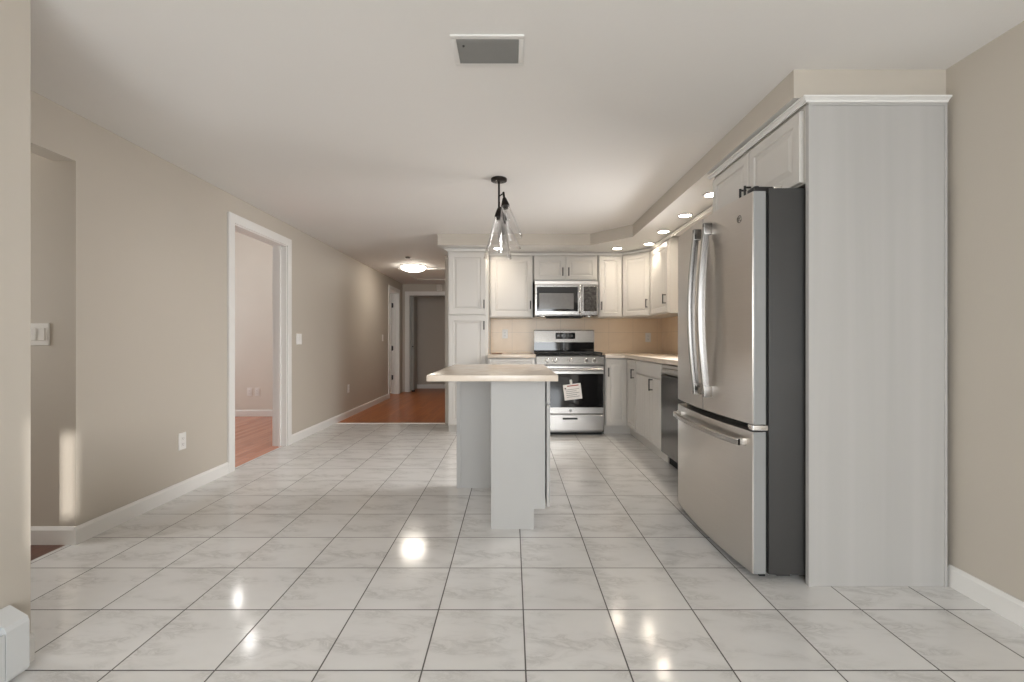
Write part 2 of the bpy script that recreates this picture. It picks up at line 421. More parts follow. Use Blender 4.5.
# door linings and casings
def casing_x(name, y0, y1, zt, both=True):
    """lining and casing of an opening y0..y1 in the left wall (faces +x)"""
    mb = MB(); cw, ct = .072, .02
    mb.box(XLo-.005, XL+.005, y0, y0+.012, 0, zt); mb.box(XLo-.005, XL+.005, y1-.012, y1, 0, zt); mb.box(XLo-.005, XL+.005, y0+.012, y1-.012, zt-.012, zt)
    for sx0, sx1 in ((XL, XL+ct), (XLo-ct, XLo)):
        mb.box(sx0, sx1, y0-cw, y0+.004, 0, zt+cw, .004); mb.box(sx0, sx1, y1-.004, y1+cw, 0, zt+cw, .004); mb.box(sx0, sx1, y0+.004, y1-.004, zt-.004, zt+cw, .004)
    mb.box(-2.36, -2.34, y0+.012, y0+.03, 0, zt-.012); mb.box(-2.36, -2.34, y1-.03, y1-.012, 0, zt-.012)      # stops
    return struct(name, mb, 'trim_white')
casing_x('trim_1', 3.76, 4.66, 2.035)
casing_x('trim_2', 8.55, 9.25, 2.03)
mb = MB()
mb.box(-2.235, -2.15, 9.578, 9.6, 0, 2.10, .004); mb.box(-2.15, -1.05, 9.578, 9.6, 2.025, 2.10, .004); mb.box(-1.05, -.97, 9.578, 9.6, 0, 2.10, .004)
mb.box(-2.155, -2.143, 9.6, 9.72, 0, 2.03); mb.box(-1.062, -1.05, 9.6, 9.72, 0, 2.03); mb.box(-2.143, -1.062, 9.6, 9.72, 2.018, 2.03)
struct('trim_3', mb, 'trim_white')
struct('trim_4', MB().prism([(5.905, 0), (5.955, 0), (5.945, .007), (5.915, .007)], XL+BT, -.74, 'X'), 'trim_white')      # strip between tile and wood
# door of the far room, swung open against its jamb
d2 = struct('door_1', MB().box(-3.08, -2.42, 9.215, 9.25, .01, 2.015, .003), 'trim_white')
F = Fr((-2.42, 9.215, 0), (0, -1, 0))
for zc in (.335, .92, 1.78):
    mb = MB(); mb.box(-2.412, -2.388, 9.19, 9.237, zc-.045, zc+.045, .004); mb.tube([(-2.408, 9.205, zc-.05), (-2.408, 9.205, zc+.05)], .009, 8)
    o = mb.build('hinge', 'black_metal', d2, True); o['kind'] = 'structure'; o['label'] = 'black door hinge'

# backsplash
mb = MB(); mb.box(-.275, 1.93, 5.888, 5.9, .91, 1.5); struct('trim_5', mb, 'backsplash_tile')
mb = MB(); mb.box(1.918, 1.93, 3.0, 4.36, .91, 1.03); mb.box(1.918, 1.93, 4.36, 5.888, .91, 1.5); struct('trim_6', mb, 'backsplash_tile')

# ------------------------------------------------------------------ refrigerator
fr = thing('refrigerator', 'stainless steel french-door refrigerator with dark grey side, beside tall white panel', 'refrigerator', (1.5, 2.505, 0))
Y0, Y1 = 2.03, 2.955
mb = MB(); mb.box(1.136, 1.90, Y0, Y1, .03, 1.742, .004)
mb.box(1.20, 1.26, Y0+.05, Y0+.10, 0, .036); mb.box(1.20, 1.26, Y1-.10, Y1-.05, 0, .036); mb.box(1.80, 1.86, Y0+.05, Y0+.10, 0, .036); mb.box(1.80, 1.86, Y1-.10, Y1-.05, 0, .036)
mb.build('body', 'case_grey', fr, True)
MB().box(1.122, 1.136, Y0+.012, Y1-.012, .04, 1.725).build('gasket', 'rubber_black', fr)
MB().box(1.11, 1.136, Y0+.03, Y1-.02, .010, .04).build('toe_grille', 'rubber_black', fr)
YC = (Y0+Y1)/2
def xfront(y): k = (y-YC)/((Y1-Y0)/2); return 1.037 + .030*k*k
def front_poly(ya, yb, rnd_a, rnd_b):
    """plan outline of a curved door from ya to yb; rounded outer corners"""
    P = []; n = 14; r = .007
    for i in range(n+1):
        y = ya + (yb-ya)*i/n; x = xfront(y)
        P.append((x, y))
    if rnd_a: P[0] = (xfront(ya)+r, ya); P.insert(1, (xfront(ya)+r*.3, ya+r*.3)); P[2] = (xfront(ya+r), ya+r)
    if rnd_b: P[-1] = (xfront(yb)+r, yb); P.insert(-1, (xfront(yb)+r*.3, yb-r*.3)); P[-3] = (xfront(yb-r), yb-r)
    P = [(1.122, ya)] + P + [(1.122, yb)]
    return P
def edge_paint(o):          # the doors' side faces are painted grey
    for p in o.data.polygons:
        if abs(p.normal.y) > .9: p.material_index = 1
def bow_handle(y, parent):
    mb = MB(); z0, z1 = .775, 1.675; n = 24; P = []
    for i in range(n+1):
        s_ = i/n; z = z0 + (z1-z0)*s_; bx = 1.0 - .034*math.sin(PI*s_); dp = .030 + .006*math.sin(PI*s_)
        P.append([mb.bm.verts.new(q) for q in ((bx, y-.008, z), (bx+.004, y-.011, z), (bx+dp, y-.011, z), (bx+dp, y+.011, z), (bx+.004, y+.011, z), (bx, y+.008, z))])
    for A, B in zip(P, P[1:]):
        for k in range(6): mb.face([A[k], A[(k+1) % 6], B[(k+1) % 6], B[k]], 0 if k in (5, 0, 4) else 1)
    mb.face(P[0], 1); mb.face(P[-1][::-1], 1); mb.mi = 1
    for z in (z0-.004, z1-.056): mb.box(.998, xfront(y)+.004, y-.013, y+.013, z, z+.06, .003)
    return mb.build('handle', ['steel_matte', 'steel_dark'], parent, True, label='curved steel bow handle')
for ya, yb, hy, ra, rb in ((Y0, YC-.003, YC-.098, 1, 0), (YC+.003, Y1, YC+.036, 0, 1)):
    d = MB().prism(front_poly(ya, yb, ra, rb), .695, 1.728).build('door', ['steel', 'door_edge_grey'], fr, True, label='upper stainless door', sharp=12)
    edge_paint(d)
    bow_handle(hy, d)
    if ra:
        mb = MB(); yb_, zb = 2.13, 1.63; xx = xfront(yb_)
        F = Fr((xx, yb_, zb), (-1, -.17, 0))
        ring = [F.p(.016*math.cos(a), .016*math.sin(a), .0) for a in [2*PI*k/20 for k in range(21)]]
        mb.tube(ring, .0016, 6)
        mb.tube([F.p(.004*math.cos(a)-.005, .008*math.sin(a), .0005) for a in [.6+5*k/10 for k in range(11)]], .0011, 6)
        mb.tube([F.p(.004*math.cos(a)+.006, .004*math.sin(a)+.004, .0005) for a in [.4+4.6*k/10 for k in range(11)]], .0011, 6)
        mb.tube([F.p(.004*math.cos(a)+.006, .004*math.sin(a)-.004, .0005) for a in [1.4+4.6*k/10 for k in range(11)]], .0011, 6)
        mb.build('emblem', 'steel_dark', d, True, label='round monogram badge')
d = MB().prism(front_poly(Y0, Y1, 1, 1), .034, .662).build('freezer_drawer', ['steel', 'door_edge_grey'], fr, True, sharp=12)
edge_paint(d)
mb = MB(); L = []
for i in range(25):
    y = Y0+.05 + (Y1-Y0-.10)*i/24; x = xfront(y) - .047 + .012*abs((i-12)/12)**6
    L.append([(x, y, .592), (x-.006, y, .598), (x-.006, y, .616), (x, y, .622), (x+.008, y, .622), (x+.008, y, .592)])
mb.loops(L)
for y in (Y0+.05, Y1-.08): mb.box(xfront(y)-.040, xfront(y)+.012, y, y+.03, .591, .623, .003)
mb.build('handle', 'steel_light', d, True, label='long horizontal steel handle')
mb = MB(); mb.box(1.075, 1.16, Y0+.01, Y0+.07, 1.728, 1.752, .004); mb.lathe([(0, 0), (.012, 0), (.012, .01), (0, .012)], (1.10, Y0+.04, 1.75)); mb.build('hinge_cover', 'black_metal', fr, True)
MB().box(1.162, 1.20, Y0+.008, Y0+.06, 1.742, 1.756, .003).build('hinge_plate', 'chrome', fr, True)
mb = MB(); mb.box(1.068, 1.148, Y0+.004, Y0+.05, .667, .690, .003); mb.build('centre_hinge', 'chrome', fr, True)

# ------------------------------------------------------------------ fridge surround
o = MB(); o.box(1.285, 1.885, 1.990, 2.010, 0, 2.097, .002); o.box(1.285, 1.295, 1.987, 1.990, 0, 2.097); o.box(1.873, 1.885, 1.987, 1.990, .0, 2.097); o.box(1.295, 1.873, 1.987, 1.990, 2.085, 2.097)
rebase(tag(o.build('refrigerator_enclosure', 'panel_white'), 'tall white panel standing at the end of the cabinets beside the refrigerator', 'cabinet panel'))
fc = thing('fridge_cabinet', 'white two-door cabinet mounted above the refrigerator', 'cabinet', (1.6, 2.48, 1.76))
MB().box(1.295, 1.925, 2.022, 2.93, 1.762, 2.133).build('carcass', 'cabinet_white', fc)
F = Fr((1.295, 2.93, 0), (-1, 0, 0))      # u runs towards the camera
for u0, u1, hu in ((.012, .452, .43), (.458, .895, .48)):
    d = raised(MB(), F, u0, u1, 1.768, 2.085, .02, .05).build('door', 'cabinet_white', fc)
    pull(F, hu, 1.845, .02, .095, True, d)
# crown mouldings
CP = [(0, 0), (.008, 0), (.011, .006), (.024, .013), (.032, .015), (.032, .022), (0, .022)]
def crown(name, pts, zb, depth=1.0):
    """sweep the crown profile along plan points; it sticks out to the left of the running direction"""
    mb = MB(); P = [Vector((a, b, 0)) for a, b in pts]; L = []
    for i, p in enumerate(P):
        def nrm(a, b): t_ = (b-a).normalized(); return Vector((-t_.y, t_.x, 0))
        if i == 0: n = nrm(P[0], P[1])
        elif i == len(P)-1: n = nrm(P[-2], P[-1])
        else:
            n1, n2 = nrm(P[i-1], p), nrm(p, P[i+1]); n = (n1+n2).normalized(); n = n / max(.3, n.dot(n1))
        L.append([p + n*a*depth + Vector((0, 0, zb+b)) for a, b in CP])
    mb.loops(L); return struct(name, mb, 'trim_white')
crown('trim_7', [(1.275, 2.95), (1.275, 1.988), (1.885, 1.988)], 2.097, -.75)
crown('trim_8', [(1.60, 2.95), (1.60, 5.285), (1.34, 5.56), (-.275, 5.56)], 2.105, 1)
crown('trim_9', [(-.275, 5.30), (-.745, 5.30), (-.745, 5.9)], 2.105, 1)

# ------------------------------------------------------------------ kitchen cabinets
FB = lambda y: Fr((0, y, 0), (0, -1, 0))          # faces the camera, u = x
FX = lambda x: Fr((x, 0, 0), (-1, 0, 0))          # faces -x, u = -y
ZT = 2.133
pa = thing('pantry_cabinet', 'tall narrow white pantry cabinet with two stacked doors, beside the hallway', 'cabinet', (-.508, 5.6, 0))
MB().box(-.742, -.277, 5.32, 5.898, .085, ZT).build('carcass', 'cabinet_white', pa)
MB().box(-.742, -.277, 5.38, 5.398, 0, .085).build('toe_kick', 'cabinet_white', pa)
F = FB(5.32)
d = raised(MB(), F, -.733, -.300, 1.374, 2.09, .02, .06).build('door', 'cabinet_white', pa); pull(F, -.322, 1.49, .02, .1, True, d)
d = raised(MB(), F, -.733, -.300, .10, 1.360, .02, .06).build('door', 'cabinet_white', pa); pull(F, -.322, 1.245, .02, .1, True, d)

def wall_cab(name, label, x0, x1, z0, doors, hz, hl=.1):
    c = thing(name, label, 'cabinet', ((x0+x1)/2, 5.75, z0))
    MB().box(x0, x1, 5.57, 5.898, z0, ZT).build('carcass', 'cabinet_white', c)
    F = FB(5.57)
    for u0, u1, hu in doors:
        d = raised(MB(), F, u0, u1, z0+.012, 2.088, .02, .052 if u1-u0 > .35 else .045).build('door', 'cabinet_white', c); pull(F, hu, hz, .02, hl, True, d)
    return c
wall_cab('wall_cabinet', 'white single-door wall cabinet between pantry and microwave', -.272, .252, 1.352, [(-.255, .243, .222)], 1.50)
wall_cab('wall_cabinet', 'short white two-door wall cabinet directly above the microwave', .262, 1.035, 1.79, [(.272, .643, .612), (.653, 1.025, .684)], 1.90)
wall_cab('wall_cabinet', 'narrow white wall cabinet just right of the microwave', 1.045, 1.338, 1.352, [(1.055, 1.328, 1.08)], 1.49)
cc = thing('corner_wall_cabinet', 'white wall cabinet set diagonally across the kitchen corner', 'cabinet', (1.7, 5.6, 1.352))
PA, PB = Vector((1.345, 5.57, 0)), Vector((1.605, 5.29, 0))
MB().prism([(1.345, 5.898), (PA.x, PA.y), (PB.x, PB.y), (1.925, 5.29), (1.925, 5.898)], 1.352, ZT).build('carcass', 'cabinet_white', cc)
dv = (PB-PA); N = Vector((dv.y, -dv.x, 0)).normalized(); F = Fr(PA, N); wd = dv.length
d = raised(MB(), F, .012, wd-.012, 1.364, 2.088, .02, .05).build('door', 'cabinet_white', cc); pull(F, wd-.04, 1.50, .02, .1, True, d)
rc = thing('side_wall_cabinet', 'white wall cabinet on the right wall between corner cabinet and refrigerator', 'cabinet', (1.76, 5.0, 1.352))
MB().box(1.605, 1.925, 4.68, 5.285, 1.352, ZT).build('carcass', 'cabinet_white', rc)
F = FX(1.605); d = raised(MB(), F, -5.262, -4.692, 1.364, 2.088, .02, .055).build('door', 'cabinet_white', rc); pull(F, -4.73, 1.50, .02, .1, True, d)

# base cabinets
YB = 5.19; XB = 1.30
bl = thing('base_cabinet', 'white base cabinet with drawer, between pantry and gas range', 'cabinet', (0, 5.55, 0))
MB().box(-.275, .268, YB+.02, 5.898, .10, .872).build('carcass', 'cabinet_white', bl); MB().box(-.275, .268, YB+.08, YB+.10, 0, .10).build('toe_kick', 'cabinet_white', bl)
F = FB(YB+.02)
d = flat_panel(MB(), F, -.262, .255, .725, .862, .02, .03).build('drawer', 'cabinet_white', bl); pull(F, 0, .79, .02, .1, False, d)
for u0, u1, hu in ((-.262, -.006, -.035), (.0, .255, .03)):
    d = raised(MB(), F, u0, u1, .11, .715, .02, .05).build('door', 'cabinet_white', bl); pull(F, hu, .62, .02, .1, True, d)
cb = thing('corner_base_cabinet', 'white corner base cabinet with two doors meeting at a right angle, right of range', 'cabinet', (1.5, 5.5, 0))
MB().prism([(1.055, 5.898), (1.055, YB+.02), (XB+.02, YB+.02), (XB+.02, 4.84), (1.925, 4.84), (1.925, 5.898)], .10, .872).build('carcass', 'cabinet_white', cb)
MB().prism([(1.055, YB+.10), (1.055, YB+.08), (XB+.06, YB+.08), (XB+.06, 4.84), (XB+.08, 4.84), (XB+.08, YB+.10)], 0, .10).build('toe_kick', 'cabinet_white', cb)
F = FB(YB+.02); d = raised(MB(), F, 1.066, XB-.002, .11, .862, .02, .045).build('door', 'cabinet_white', cb); pull(F, 1.088, .715, .02, .1, True, d)
F = FX(XB+.02); d = raised(MB(), F, -YB+.002, -4.85, .11, .862, .02, .045).build('door', 'cabinet_white', cb); pull(F, -4.89, .715, .02, .1, True, d)
sb = thing('sink_base_cabinet', 'white base cabinet with vertical-grooved door between corner and dishwasher', 'cabinet', (1.6, 4.42, 0))
MB().box(XB+.02, 1.925, 4.005, 4.835, .10, .872).build('carcass', 'cabinet_white', sb); MB().box(XB+.06, XB+.08, 4.005, 4.835, 0, .10).build('toe_kick', 'cabinet_white', sb)
F = FX(XB+.02)
fbox(MB(), F, -4.825, -4.012, .735, .862, 0, .02, .004).build('drawer_front', 'cabinet_white', sb)
mb = MB(); fbox(mb, F, -4.825, -4.012, .11, .722, 0, .017, .003)
for k in range(10): fbox(mb, F, -4.825+.0815*k+.003, -4.825+.0815*(k+1)-.003 if k < 9 else -4.015, .115, .717, .016, .020, .002)
d = mb.build('door', 'cabinet_white', sb); pull(F, -4.25, .66, .02, .11, True, d)

dw = thing('dishwasher', 'dark stainless dishwasher built in between white base cabinet and refrigerator', 'dishwasher', (1.6, 3.69, 0))
MB().box(XB+.03, 1.90, 3.395, 3.995, .10, .868).build('body', 'case_grey', dw); MB().box(XB+.07, XB+.10, 3.395, 3.995, 0, .10).build('toe_kick', 'rubber_black', dw)
F = FX(XB+.03)
fbox(MB(), F, -3.99, -3.40, .105, .775, 0, .035, .006).build('door', 'steel_dark', dw)
mb = MB(); fbox(mb, F, -3.99, -3.40, .782, .866, 0, .03, .006); fbox(mb, F, -3.92, -3.47, .80, .835, .030, .046, .006); mb.build('control_panel', 'steel', dw, True)

# countertops
def ctop(name, pts, label):
    o = MB().prism(pts, .875, .912, bev=.004).build(name, 'stone_counter', None, True); rebase(tag(o, label, 'countertop')); return o
ctop('countertop', [(-.274, 5.885), (-.274, 5.165), (.268, 5.165), (.268, 5.885)], 'short cream stone countertop between pantry and gas range')
ctop('countertop', [(1.052, 5.885), (1.052, 5.165), (1.272, 5.165), (1.272, 3.0), (1.915, 3.0), (1.915, 5.885)], 'cream stone countertop turning the corner right of the gas range')
o = MB().box(-.235, -.115, 5.30, 5.42, .9125, .924, .003).build('board', 'wood_brown'); rebase(tag(o, 'thin brown wooden board lying on short countertop beside pantry', 'board'))

# ------------------------------------------------------------------ microwave
mw = thing('microwave', 'stainless over-the-range microwave under the short two-door cabinet', 'microwave', (.648, 5.7, 1.365))
MB().box(.27, 1.028, 5.50, 5.898, 1.365, 1.786, .003).build('body', 'steel_dark', mw)
F = FB(5.50)
d = fbox(MB(), F, .272, .833, 1.375, 1.735, 0, .028, .006).build('door', 'steel_light', mw)
fbox(MB(), F, .295, .785, 1.42, 1.71, .026, .031, .002).build('window', 'black_glass', d)
fbox(MB(), F, .325, .735, 1.445, 1.635, .0305, .0325, .001).build('window_screen', 'oven_window', d)
mb = MB()
mb.tube([F.p(.806, 1.40, .03), F.p(.806, 1.42, .06), F.p(.806, 1.55, .068), F.p(.806, 1.68, .06), F.p(.806, 1.735, .03)], .012, 10); mb.build('handle', 'chrome', d, True)
cp = fbox(MB(), F, .838, 1.026, 1.375, 1.735, 0, .024, .004).build('control_panel', 'steel_light', mw)
k = fbox(MB(), F, .853, 1.010, 1.42, 1.715, .022, .026, .001).build('keypad', 'control_panel', cp)
mb = MB(); fbox(mb, F, .272, 1.026, 1.738, 1.784, 0, .02, .003)
for i in range(22): fbox(mb, F, .30+.032*i, .322+.032*i, 1.752, 1.772, .018, .022, .001)
mb.build('vent_grille', 'steel', mw)
mb = MB(); fbox(mb, F, .43, .86, 1.350, 1.366, -.30, -.05); mb.build('filter', 'rubber_black', mw)
for x in (.36, .93): MB().lathe([(0, 0), (.06, 0), (.06, .012), (0, .012)], (x, 5.56, 1.353)).build('task_lamp', 'steel_light', mw, True)

# ------------------------------------------------------------------ gas range
st = thing('gas_range', 'stainless steel freestanding gas range with black oven window, under the microwave', 'range', (.657, 5.5, 0))
SX0, SX1 = .276, 1.044
MB().box(SX0, SX1, 5.215, 5.86, .03, .885).build('body', 'steel_dark', st)
MB().box(SX0+.02, SX1-.02, 5.23, 5.80, 0, .03).build('base', 'rubber_black', st)
MB().box(SX0, SX1, 5.20, 5.80, .885, .903, .004).build('cooktop', 'iron_black', st, True)
F = FB(5.81)
bgd = MB().prism([(5.80, 1.05), (5.815, 1.195), (5.83, 1.205), (5.88, 1.205), (5.88, 1.05)], SX0+.004, SX1-.004, 'X').build('backguard', 'steel_light', st)
MB().box(SX0+.004, SX1-.004, 5.82, 5.88, .90, 1.05).build('riser', 'black_glass', st)
mb = MB(); F2 = Fr((0, 5.8055, 0), (0, -1, .09)); mb.box(.55, .80, 5.800, 5.812, 1.09, 1.17, .001); dsp = mb.build('display', 'black_glass', bgd)
for i in range(5):
    MB().box(.575+.042*i, .60+.042*i, 5.7985, 5.8005, 1.12, 1.145).build('display_key', 'control_panel', dsp)
# burners and grates
for x, y in ((.40, 5.36), (.40, 5.65), (.66, 5.50), (.92, 5.36), (.92, 5.65)):
    MB().lathe([(0, 0), (.05, 0), (.05, .008), (.034, .010), (.034, .018), (.03, .021), (0, .021)], (x, y, .903), seg=20).build('burner', 'iron_black', st, True)
for x0, x1 in ((.29, .525), (.535, .785), (.795, 1.03)):
    mb = MB(); zt = .935; r = .007
    for y in (5.235, 5.50, 5.77): mb.box(x0, x1, y-r, y+r, zt-.012, zt)
    for x in (x0+r, x1-r): mb.box(x-r, x+r, 5.235, 5.77, zt-.012, zt)
    xm = (x0+x1)/2
    for y in (5.365, 5.635): mb.box(x0, x1, y-r*.8, y+r*.8, zt-.010, zt+.002)
    mb.box(xm-r*.8, xm+r*.8, 5.235, 5.77, zt-.010, zt+.002)
    for x in (x0+r, x1-r):
        for y in (5.242, 5.763): mb.box(x-r, x+r, y-r, y+r, .903, zt-.01)
    mb.build('grate', 'iron_black', st)
# sloped knob panel
cpn = MB().prism([(5.205, .79), (5.180, .80), (5.195, .888), (5.215, .888), (5.215, .79)], SX0, SX1, 'X').build('knob_panel', 'steel_light', st)
ax = Vector((0, -1, .17)).normalized()
for x in (.398, .487, .664, .842, .932):
    MB().lathe([(0, -.004), (.026, -.004), (.026, .006), (.021, .010), (.019, .032), (.016, .036), (0, .036)], (x, 5.187, .842), ax, 20).build('knob', 'chrome', cpn, True)
F = FB(5.215)
od = fbox(MB(), F, SX0+.003, SX1-.003, .245, .782, 0, .035, .005).build('oven_door', 'steel_light', st)
fbox(MB(), F, SX0+.035, SX1-.012, .315, .695, .033, .037, .001).build('oven_window', 'black_glass', od)
mb = MB(); mb.tube([F.p(SX0+.03, .742, .075), F.p(SX1-.03, .742, .075)], .016, 12)
for x in (SX0+.06, SX1-.06): mb.box(x-.014, x+.014, 5.215-.075, 5.215-.03, .730, .754, .003)
mb.build('oven_handle', 'steel_light', od, True)
mb = MB(); mb.lathe([(0, 0), (.017, 0), (.017, .003), (0, .003)], F.p(.66, .278, .035), (0, -1, 0), 20); mb.build('emblem', 'steel_dark', od, True)
dr = fbox(MB(), F, SX0+.003, SX1-.003, .055, .232, 0, .035, .005).build('storage_drawer', 'steel_light', st)
fbox(MB(), F, .572, .738, .178, .200, .034, .042, .003).build('handle', 'black_metal', dr)
# paper tag taped on the oven window
tg = thing('paper_tag', 'white printed paper tag taped crookedly on the black oven window', 'paper', (.68, 5.172, .39))
Ft = Fr((.683, 5.1765, .50), (0, -1, 0)); ca, sa = math.cos(math.radians(7)), math.sin(math.radians(7))
class RF(Fr):
    def p(s, u, v, n): return s.O + s.U*(u*ca - v*sa) + s.V*(u*sa + v*ca) + s.N*n
Ft = RF((.683, 5.1765, .495), (0, -1, 0))
pg = fbox(MB(), Ft, -.10, .10, -.09, .085, 0, .0015).build('sheet', 'paper', tg)
mb = MB()
for i in range(5): fbox(mb, Ft, -.075, .075-.03*(i % 2), -.06+.021*i, -.056+.021*i, .001, .0022)
mb.build('printed_lines', 'ink', pg)
mb = MB(); fbox(mb, Ft, -.055, .075, .060, .072, .001, .0022); mb.build('printed_heading', 'ink_red', pg)
mb = MB(); mb.lathe([(0, 0), (.009, 0), (.009, .0012), (0, .0012)], Ft.p(-.078, .042, .0012), (0, -1, 0), 14); mb.build('printed_dot', 'ink', pg)
fbox(MB(), RF((.683, 5.176, .495), (0, -1, 0)), -.018, .008, .075, .135, .0005, .0016).build('tape_strip', 'tape', tg)

# ------------------------------------------------------------------ island
isl = thing('island', 'white kitchen island base with one full end panel and a set-back wing panel', 'kitchen island', (0, 2.98, 0))
MB().prism([(-.119, 0), (.125, 0), (.125, .115), (.187, .115), (.187, .860), (-.119, .860)], 2.60, 2.62, 'Y').build('end_panel', 'island_dim_white', isl)
MB().box(-.113, .190, 2.62, 3.36, .115, .860).build('carcass', 'island_dim_white', isl)
MB().box(.105, .12, 2.62, 3.36, 0, .115).build('toe_kick', 'island_dim_white', isl)
MB().box(-.113, -.10, 2.62, 3.36, 0, .115).build('back_panel', 'island_dim_white', isl)
mb = MB(); mb.box(-.396, -.12, 3.325, 3.38, 0, .860); mb.box(-.40, -.372, 3.318, 3.325, 0, .860); mb.build('wing_panel', 'island_dim_white', isl)
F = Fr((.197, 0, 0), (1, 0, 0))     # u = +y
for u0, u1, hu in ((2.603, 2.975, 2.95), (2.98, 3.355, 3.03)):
    raised(MB(), F, u0, u1, .125, .70, .02, .05).build('door', 'island_dim_white', isl)
    flat_panel(MB(), F, u0, u1, .71, .852, .02, .03).build('drawer', 'island_dim_white', isl)
o = MB().prism([(-.432, 3.41), (-.432, 2.32), (.234, 2.32), (.234, 3.41)], .8605, .892, bev=.003).build('island_countertop', 'stone_counter', None, True)
rebase(tag(o, 'cream stone countertop overhanging the kitchen island', 'countertop'))

# ------------------------------------------------------------------ pendant lamp
px, py = -.096, 3.38
pe = thing('pendant_lamp', 'dark bronze pendant lamp with clear glass cone shades above the island', 'pendant lamp', (px, py, HC))
mb = MB(); mb.lathe([(0, 0), (.058, 0), (.060, .006), (.058, .018), (.046, .022), (0, .022)], (px, py, HC), (0, 0, -1), 28); mb.build('canopy', 'bronze', pe, True)
for a in (.6, 2.5, 4.2): MB().lathe([(0, 0), (.006, 0), (.006, .006), (0, .008)], (px+.036*math.cos(a), py+.036*math.sin(a), HC-.022), (0, 0, -1), 10).build('screw', 'chrome', pe, True)
MB().tube([(px, py, HC-.02), (px, py, 2.03)], .0075, 12).build('rod', 'bronze', pe, True)
MB().lathe([(0, 0), (.012, .004), (.016, .018), (.012, .032), (0, .036)], (px, py, 2.0), (0, 0, 1), 16).build('hub', 'bronze', pe, True)
def shade(o, ax, L, r1, arm=True):
    ax = Vector(ax).normalized(); o = Vector(o)
    if arm: MB().tube([(px, py, 2.018), (Vector((px, py, 2.03))+o)/2 + Vector((0, 0, .01)), o - ax*.0], .006, 8).build('arm', 'bronze', pe, True)
    mb = MB(); mb.lathe([(0, -.04), (.008, -.04), (.008, .0), (.012, .004), (.019, .022), (.031, .060), (.031, .066), (.017, .066), (.017, .088), (0, .088)], o, ax, 20); so = mb.build('socket', 'bronze', pe, True)
    b = o + ax*.088
    mb = MB(); mb.lathe([(0, 0), (.011, 0), (.013, .012), (.021, .045), (.024, .068), (.018, .088), (.008, .10), (0, .102)], b, ax, 16); mb.build('bulb', 'clear_glass', so, True)
    mb = MB()
    for k in range(2):
        a = PI*k; q = ax.to_track_quat('Z', 'Y'); mb.tube([b + q @ Vector((.004*math.cos(a), .004*math.sin(a), .01)), b + q @ Vector((.010*math.cos(a), .010*math.sin(a), .045)), b + q @ Vector((.004*math.cos(a), .004*math.sin(a), .075))], .0009, 6)
    mb.build('filament', 'bronze', so, True)
    c = o + ax*.067; w = .003
    prof = [(.026, 0), (r1, L), (r1+.002, L+.004), (r1+w+.001, L), (.026+w, 0), (.026, 0)]
    MB().lathe(prof, c, ax, 36).build('glass_shade', 'clear_glass', pe, True, label='clear glass cone shade')
shade((px+.039, py-.05, 2.107), (.14, -.10, -1), .235, .088, False)
shade((px+.0, py-.0, 2.045), (-.03, .06, -1), .30, .10, False)
shade((px+.02, py+.06, 2.03), (.20, .15, -1), .22, .085)
MB().tube([(px, py, 2.13), (px+.039, py-.05, 2.14)], .005, 8).build('arm', 'bronze', pe, True)

# ------------------------------------------------------------------ downlights in the soffit
DL = [(1.456, 3.343, 'recessed downlight in the white soffit above the refrigerator, nearest of the row'),
      (1.473, 3.904, 'recessed downlight in the soffit, second from the refrigerator cabinet'),
      (1.479, 4.477, 'recessed downlight in the soffit, third from the refrigerator cabinet'),
      (1.503, 5.037, 'recessed downlight in the soffit in front of the diagonal corner cabinet'),
      (1.213, 5.29, 'recessed downlight in front of the narrow wall cabinet right of microwave'),
      (-.16, 5.30, 'recessed downlight in front of the wall cabinet beside the pantry')]
for x, y, lab in DL:
    dl = thing('downlight', lab, 'ceiling light', (x, y, ZS), 'downlights in the kitchen soffit')
    MB().lathe([(.046, 0), (.066, 0), (.064, .006), (.050, .008), (.046, .0)], (x, y, ZS), (0, 0, -1), 28).build('trim_ring', 'trim_white', dl, True)
    MB().lathe([(0, .003), (.047, .003), (.047, .001), (0, .001)], (x, y, ZS), (0, 0, -1), 28).build('lens', 'downlight_glow', dl, True)
    sl = lamp('downlight_beam', 'SPOT', (0, 0, -.012), 8, (1, .89, .75), .04, spot_size=math.radians(122), spot_blend=1); sl.parent = dl

# hall light, sensor, hatch, grille, chime
hx, hy = -1.57, 7.3
hl = thing('ceiling_light', 'glowing white flush dome light on the hallway ceiling', 'ceiling light', (hx, hy, HC))
MB().lathe([(0, 0), (.20, 0), (.205, .008), (.20, .018), (0, .018)], (hx, hy, HC), (0, 0, -1), 36).build('base', 'trim_white', hl, True)
MB().lathe([(.19, .018), (.192, .03), (.175, .055), (.13, .078), (.07, .09), (0, .094)], (hx, hy, HC), (0, 0, -1), 36).build('diffuser', 'hall_glow', hl, True)
sd = thing('smoke_detector', 'small dark round detector on the hallway ceiling in front of the dome light', 'smoke detector', (-1.48, 6.53, HC))
MB().lathe([(0, 0), (.036, 0), (.036, .010), (.028, .02), (0, .022)], (-1.48, 6.53, HC), (0, 0, -1), 24).build('housing', 'slate', sd, True)
ah = thing('attic_hatch', 'white framed attic hatch in the hallway ceiling behind the dome light', 'hatch', (-1.45, 8.2, HC))
MB().box(-1.80, -1.10, 7.6, 8.8, HC-.008, HC).build('panel', 'ceiling_white', ah)
mb = MB(); a0, a1, b0, b1, fw = -1.87, -1.03, 7.53, 8.87, .07
for q in ((a0, a1, b0, b0+fw), (a0, a1, b1-fw, b1), (a0, a0+fw, b0+fw, b1-fw), (a1-fw, a1, b0+fw, b1-fw)): mb.box(*q, HC-.02, HC, .004)
mb.build('frame', 'trim_white', ah, True)
ch = thing('door_chime', 'small beige chime box high on the end wall above the closet opening', 'door chime', (-1.52, 9.6, 2.12))
